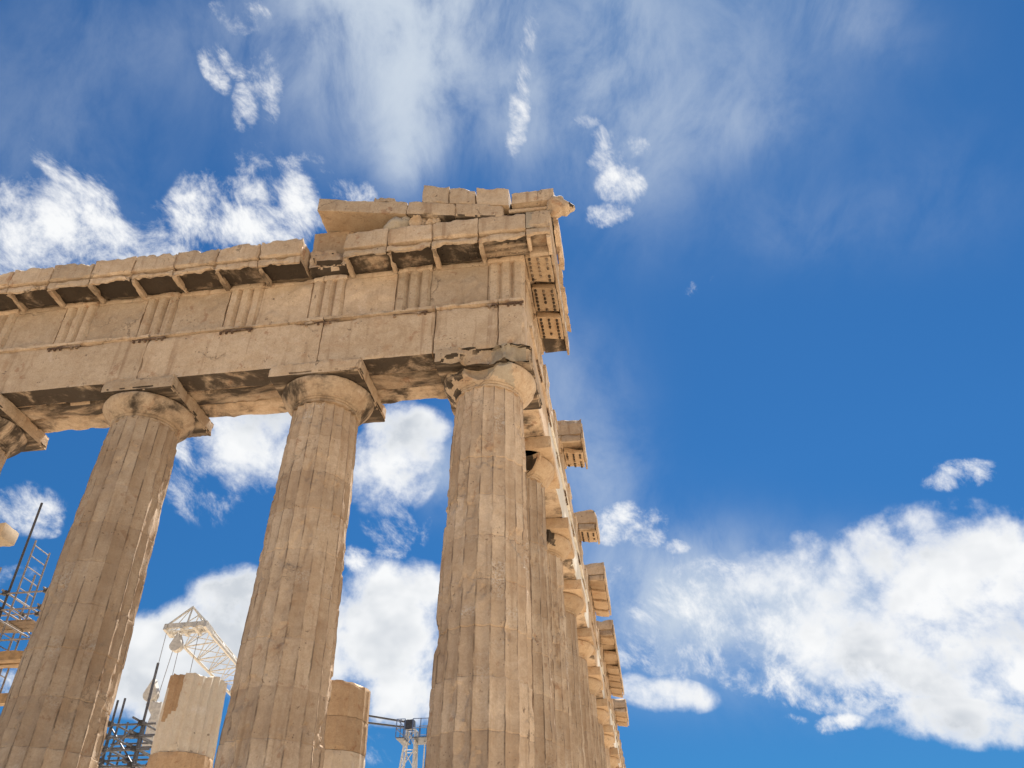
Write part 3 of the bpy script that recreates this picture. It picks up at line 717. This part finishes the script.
# ------------------------------------------------------------------ stumps of the inner porch behind the front row
def stump(x, y, top, seed, bands, tilt, label, jag=.12):
    """a column cut short: drums of new and old marble"""
    t = thing('broken_column', label, 'column', (x, y, 0), 'broken columns of the inner porch')
    N = 20 * 6
    for i, (z0, z1, mat, fn) in enumerate(bands):
        V = []; F = []; zs = [z0 + (z1 - z0) * k / 24 for k in range(25)]; newm = (mat[0] if isinstance(mat, list) else mat) is M_NEW
        last = i == len(bands) - 1
        for k, z in enumerate(zs):
            for a in range(N):
                th = 2 * math.pi * a / N; u = (a % 6) / 6
                r = .82 - .024 * z; px, py = math.cos(th) * r, math.sin(th) * r
                dd = .075 * (1 - (2 * u - 1) ** 2) * (1. if newm else .25)
                e = min(k, 24 - k) / 24 * (z1 - z0)
                ch = .05 * max(0, .1 + fr((px * 2, py * 2, z * 2), seed)) * max(0, 1 - e / .09)
                zz = z
                if last: zz -= (jag * max(0, .15 + fr((px * 1.4, py * 1.4, 0), seed + 2)) + tilt * (px + .8)) * (k / 24) ** 2
                rr = r - dd - ch - .006 * nz((px * 5, py * 5, z * 5), seed)
                V.append((math.cos(th) * rr, math.sin(th) * rr, zz))
        for k in range(24):
            for a in range(N):
                b = (a + 1) % N; F.append([k * N + a, k * N + b, (k + 1) * N + b, (k + 1) * N + a])
        F.append(list(range(N))[::-1]); F.append([24 * N + a for a in range(N)])
        link('drum', V, F, mat if isinstance(mat, list) else [mat], t, matfn=fn, angle=24)
    return t
def insert(c, n):
    a = math.atan2(c.y, c.x); return 1 if -2.45 < a + .12 * (c.z - 4.9) + .12 * nz((c.x * 2, c.y * 2, c.z * 2)) < -1.62 and c.z > 4.45 + .5 * (a + 2.2) else 0
stump(-8.06, 5, 5.6, 11, [(.001, 1.2, M_GOLD, None), (1.205, 2.5, M_GOLD, None), (2.505, 3.76, M_GOLD, None), (3.775, 5.62, [M_NEW, M_GOLD], insert)], .03,
      'broken column with fluted white new marble drum patched by a tan insert')
stump(-4.37, 5, 5.25, 12, [(.001, 1.3, M_PEB, None), (1.305, 2.5, M_PEB, None), (2.505, 3.69, M_PEB, None), (3.70, 4.42, M_GOLD, None), (4.43, 5.30, M_GOLD, None)], .07,
      'broken column with cracked tan drums on a pale drum, left of crane tower')
stump(-11.7, 5, 4.0, 13, [(.001, 1.3, M_GOLD, None), (1.305, 2.6, M_GOLD, None), (2.605, 4.05, M_GOLD, None)], .03,
      'low brown column stump behind the steel scaffold at the bottom left')
# restored beam on its own column at the left
pb = thing('porch_beam', 'pale cream marble beam end jutting in at the left edge', 'beam', (-15.35, 5, 0))
def rel(o, base):
    o.parent = base; o.matrix_parent_inverse = Matrix.Translation(-Vector(base.location)); return o
rel(blk('beam', (-18.5, -14.62, 4.4, 5.1, 9.66, 10.1), [plain('cream_marble', (.50, .40, .28), .8, 0., .15, 3.)], seg=.2, chip=.03, seed=61), pb)
sv, sf = shaft(21, 5, .2)
sv = [(a * .85 - 15.35 - .6, b * .85 + 5, c * 9.61 / HS) for a, b, c in sv]
rel(link('shaft', sv, sf, M_SHAFT, angle=50), pb)

# ------------------------------------------------------------------ scaffolds
def bar(name, a, b, r, mat, root, n=8):
    m = Mesh(); m.tube(a, b, r, n); o = m.link(name, mat, None); return rel(o, root)
sc = thing('scaffold', 'steel tube scaffold with ladder, planks and a tall dark pole at the left edge', 'scaffold', (-14.2, 5, 0))
P = .03
bar('pole', (-14.22, 5, .005), (-14.22, 5, 11.0), .034, M_DARK, sc)
for x, y, z in ((-14.75, 5, 9.0), (-14.75, 6.4, 9.4), (-13.0, 6.4, 8.6), (-13.0, 5, 8.2), (-14.9, 7.6, 8.9)):
    bar('pole', (x, y, .005), (x, y, z), P, M_GALV, sc)
lad = Mesh(); lad.tube((-13.96, 5, 5.6), (-13.96, 5, 9.78), .026); lad.tube((-13.96, 5.7, 5.6), (-13.96, 5.7, 9.72), .026)
for k in range(13): lad.tube((-13.96, 5, 5.8 + k * .32), (-13.96, 5.7, 5.8 + k * .32), .016, 6)
rel(lad.link('ladder', M_GALV), sc)
for z in (7.70, 8.17):
    bar('ledger', (-15.6, 4.95, z), (-12.9, 4.95, z + .02), P * .9, M_GALV, sc)
    bar('ledger', (-15.6, 6.45, z + .04), (-12.9, 6.45, z + .05), P * .9, M_GALV, sc)
    for x in (-14.78, -14.27, -13.05): bar('ledger', (x, 4.8, z + .06), (x, 7.0, z + .06), P * .9, M_GALV, sc)
bar('brace', (-13.0, 6.5, 6.2), (-14.8, 6.5, 8.1), P * .8, M_GALV, sc)
for k, y in enumerate((5.1, 5.36, 5.62)): rel(blk('plank', (-16.2, -13.3 + .05 * k, y, y + .24, 7.42, 7.47), M_WOOD, seg=.4, chip=.006, seed=70 + k), sc)
bar('pole', (-14.85, 4.8, .005), (-14.85, 4.8, 8.95), P, M_GALV, sc)
for k, (y, z) in enumerate(((5.05, 6.36), (5.4, 6.36), (5.2, 5.3))):
    b_ = blk('timber_beam', (-17.0, -13.2 + .1 * k, y, y + .3, z, z + .26), M_ORANGE, seg=.3, chip=.02, seed=75 + k)
    tag(b_, ('orange timber beam lying on the left scaffold, nearest to the viewer', 'orange timber beam lying on the left scaffold, behind another beam', 'lowest orange timber beam on the left scaffold')[k], 'beam', 'timber beams on the left scaffold')

for x in (-14.78, -14.27, -13.05):
    for y in (4.95, 6.45):
        for z in (7.70, 8.17): rel(Mesh().box((x - .06, y, z + .03), (x + .06, y, z + .03), .11, .12).link('clamp', M_DARK), sc)
bar('ledger', (-15.6, 4.95, 6.85), (-12.9, 4.95, 6.87), P * .9, M_GALV, sc); bar('brace', (-14.7, 4.88, 7.7), (-13.1, 4.88, 6.9), P * .8, M_GALV, sc)
s2 = thing('scaffold', 'dark steel tube scaffold between two columns, beside the white column drum', 'scaffold', (-10.2, 6, 0))
bar('pole', (-9.57, 5.5, .005), (-9.57, 5.5, 6.25), .034, M_TUBE, s2)
for x, y, z in ((-11.06, 6.5, 5.66), (-10.9, 6.55, 5.72), (-10.45, 5.6, 4.75), (-9.62, 6.9, 5.2), (-10.3, 7.6, 5.2), (-11.6, 5.5, 4.9), (-11.3, 7.6, 5.4), (-9.75, 5.9, 4.9)):
    bar('pole', (x, y, .005), (x, y, z), P, M_TUBE, s2)
for z in (3.3, 3.75, 4.12, 4.42, 4.72):
    bar('ledger', (-11.8, 5.44, z), (-9.2, 5.44, z), P * .9, M_TUBE, s2)
    bar('ledger', (-11.8, 6.6, z + .05), (-9.2, 6.6, z + .05), P * .9, M_TUBE, s2)
    bar('ledger', (-11.6, 7.55, z + .1), (-9.4, 7.55, z + .1), P * .9, M_TUBE, s2)
    for x in (-11.1, -10.4, -9.63): bar('ledger', (x, 5.1, z + .07), (x, 8.0, z + .07), P * .9, M_TUBE, s2)
for a, b in (((-11.1, 5.4, 3.4), (-9.6, 5.4, 4.7)), ((-9.6, 6.55, 3.4), (-11.1, 6.55, 5.0)), ((-10.95, 5.4, 4.9), (-10.3, 5.4, 3.4)), ((-11.1, 7.5, 3.4), (-9.8, 7.5, 5.0))): bar('brace', a, b, P * .8, M_TUBE, s2)
for x in (-11.1, -10.43, -9.6):
    for y in (5.46, 6.56):
        for z in (3.75, 4.12, 4.42, 4.72): rel(Mesh().box((x - .06, y, z + .03), (x + .06, y, z + .03), .11, .12).link('clamp', M_DARK), s2)
for k in range(3): rel(blk('plank', (-11.7, -9.4, 6.7 + .26 * k, 6.92 + .26 * k, 4.02, 4.06), M_WOOD, seg=.4, chip=.006, seed=90 + k), s2)

# ------------------------------------------------------------------ the crane inside the temple
cr = thing('crane', 'cream lattice crane with jib, pulley blocks and a railed platform on its tower', 'crane', (-21.6, 40.6, 0))
D = Vector((-.18295, .98150, .05646))
L0, R0, T0 = Vector((-18.75, 21, 13.25)), Vector((-17.05, 21, 13.43)), Vector((-17.93, 21, 14.45))
JL = 20.
jb = Mesh()
for p, r in ((L0, .075), (R0, .075), (T0, .055)): jb.tube(p, p + D * JL, r, 8)
R1 = R0 + Vector((.05, 0, .0)); jb.box(R0 + D * .3, R0 + D * JL, .10, .20)
n = 9
for k in range(n):
    a, b = JL * k / n, JL * (k + 1) / n; mdl = (a + b) / 2
    jb.tube(L0 + D * a, R0 + D * a, .04, 6)
    jb.tube(L0 + D * a, R0 + D * b, .024, 6); jb.tube(R0 + D * a, L0 + D * b, .024, 6)
    for q in (L0, R0):
        jb.tube(q + D * a, T0 + D * mdl, .026, 6); jb.tube(T0 + D * mdl, q + D * b, .026, 6)
    jb.tube(L0 + D * a, T0 + D * a, .02, 6); jb.tube(R0 + D * a, T0 + D * a, .02, 6)
rel(jb.link('jib', M_CREAM), cr)
ch = Mesh()
A_, B_ = L0 + Vector((-.22, -.15, .25)), R0 + Vector((.12, -.15, .12))
ch.box(A_, B_, .12, .22); ch.box(A_ + Vector((0, .5, -.12)), B_ + Vector((0, .5, -.12)), .10, .18)
for t_ in (0.02, .42, .72, .97): q = A_.lerp(B_, t_); ch.box(q + Vector((0, -.12, -.05)), q + Vector((0, .65, -.17)), .14, .30)
ch.tube(A_, T0, .05, 6); ch.tube(A_.lerp(B_, .5), T0, .04, 6); ch.tube(B_, T0, .05, 6); ch.tube(B_ + D * 1.4, T0, .04, 6)
rel(ch.link('crosshead', M_CREAM), cr)
def pulley(name, c, w, h, mat):
    """a teardrop cheek block: narrow neck above, round below"""
    V = []; F = []; ring = []
    for i in range(28):
        a = 2 * math.pi * i / 28 + math.pi / 2
        x, z = math.cos(a), math.sin(a)
        if z > 0: x *= (1 - z) * .75 + .25
        ring.append((x * w / 2, (z * (.72 if z > 0 else .35)) * h))
    for y in (-.16, -.14, .14, .16):
        for x, z in ring: V.append((c[0] + x * (.92 if abs(y) > .15 else 1), c[1] + y, c[2] + z))
    for k in range(3):
        for i in range(28): j = (i + 1) % 28; F.append([k * 28 + i, k * 28 + j, (k + 1) * 28 + j, (k + 1) * 28 + i])
    F.append(list(range(28))); F.append(list(range(84, 112)))
    o = rel(link(name, V, F, mat, angle=40), cr)
    m = Mesh(); m.tube((c[0], c[1] - .2, c[2] - .02), (c[0], c[1] + .2, c[2] - .02), .06, 10)
    a = m.link('axle', M_DARK, None); a.parent = o; a.matrix_parent_inverse = o.matrix_parent_inverse.copy()
    return o
pulley('pulley_block', (-18.28, 21, 12.62), .60, .82, M_CREAM)
pulley('hook_block', (-18.93, 21, 10.45), .66, .95, M_CREAM)
hb = Mesh(); hb.add(rblock((-18.72, -18.25, 20.85, 21.15, 8.2, 10.1), seg=.2, chip=.05, seed=5)); hb.box((-18.9, 21, 10.1), (-18.5, 21, 9.6), .25, .3); rel(hb.link('lifting_beam', M_CREAM), cr)
for a, b in (((-18.95, 21, 13.3), (-18.97, 21, 10.9)), ((-18.42, 21, 12.4), (-18.62, 21, 10.0)), ((-18.15, 21, 12.4), (-18.15, 21, 9.)), ((-17.5, 21.3, 13.3), (-17.5, 21.3, 9.)), ((-18.28, 21, 13.4), (-18.28, 21, 13.1))):
    bar('hoist_cable', a, b, .014, M_GALV, cr, 6)
# slewing tower below the jib's root
tw = Mesh(); base = T0 + D * JL
cx, cy = base.x, base.y
legs = [(cx + i, cy + j) for i in (-.8, .8) for j in (-.8, .8)]
for x, y in legs: tw.tube((x, y, .0), (x, y, 14.6), .09, 8)
for k in range(9):
    z0, z1 = k * 1.6, (k + 1) * 1.6
    for (p, q) in ((0, 1), (1, 3), (3, 2), (2, 0)):
        tw.tube((*legs[p], z0), (*legs[q], z1), .045, 6); tw.tube((*legs[p], z1), (*legs[q], z1), .045, 6)
rel(tw.link('tower', M_CREAM), cr)
# railed mast at the right with its two stay rods
top = Vector((-11.09, 36, 13.02))
ms = Mesh()
mc = Vector((-11.0, 36.1, 0)); ft = [Vector((mc.x + i * 1.0 - .5, mc.y + j * 1.0, 0)) for i, j in ((-1, -1), (1, -1), (1, 1), (-1, 1))]
tp = [Vector((mc.x + i * .26, mc.y + j * .26, 12.55)) for i, j in ((-1, -1), (1, -1), (1, 1), (-1, 1))]
for a, b in zip(ft, tp): ms.tube(a, b, .07, 8, .06)
for k in range(11):
    t0, t1 = k / 11, (k + 1) / 11
    for i in range(4):
        j = (i + 1) % 4
        ms.tube(ft[i].lerp(tp[i], t0), ft[j].lerp(tp[j], t1), .03, 6); ms.tube(ft[i].lerp(tp[i], t1), ft[j].lerp(tp[j], t1), .026, 6)
ms.tube((-10.25, 36.3, 12.0), (-10.35, 36.3, 0), .045, 6); ms.tube((-10.75, 36.3, 12.0), (-10.95, 36.3, 0), .045, 6)
rel(ms.link('mast', M_WHITE), cr)
hd = Mesh(); hd.box((-11.42, 36, 12.82), (-10.86, 36, 12.86), .5, .5); hd.tube((-11.2, 35.7, 12.95), (-11.2, 36.3, 12.95), .14, 12); rel(hd.link('mast_head', M_DARK), cr)
pf = rel(blk('platform', (-11.75, -11.25, 35.3, 36.9, 11.94, 12.02), M_TUBE, seg=.5, chip=.01), cr)
rel(blk('platform', (-10.78, -9.85, 35.3, 36.9, 11.94, 12.02), M_TUBE, seg=.5, chip=.01), cr)
rl = Mesh()
for x0, x1 in ((-11.75, -11.25), (-10.78, -9.85)):
    for y in (35.32, 36.88):
        for z in (12.5, 13.02): rl.tube((x0, y, z), (x1, y, z), .028, 6)
        for x in (x0, (x0 + x1) / 2, x1): rl.tube((x, y, 12.0), (x, y, 13.02), .03, 6)
    xx = x0 if x0 < -11 else x1
    for z in (12.5, 13.02): rl.tube((xx, 35.32, z), (xx, 36.88, z), .028, 6)
rel(rl.link('railing', M_BLUE), cr)
for a, b in (((-11.3, 36, 13.02), (-21.0, 38.0, 15.3)), ((-11.5, 36, 12.75), (-21.0, 38.0, 14.6))):
    bar('stay_rod', a, b, .06, M_DARK, cr)
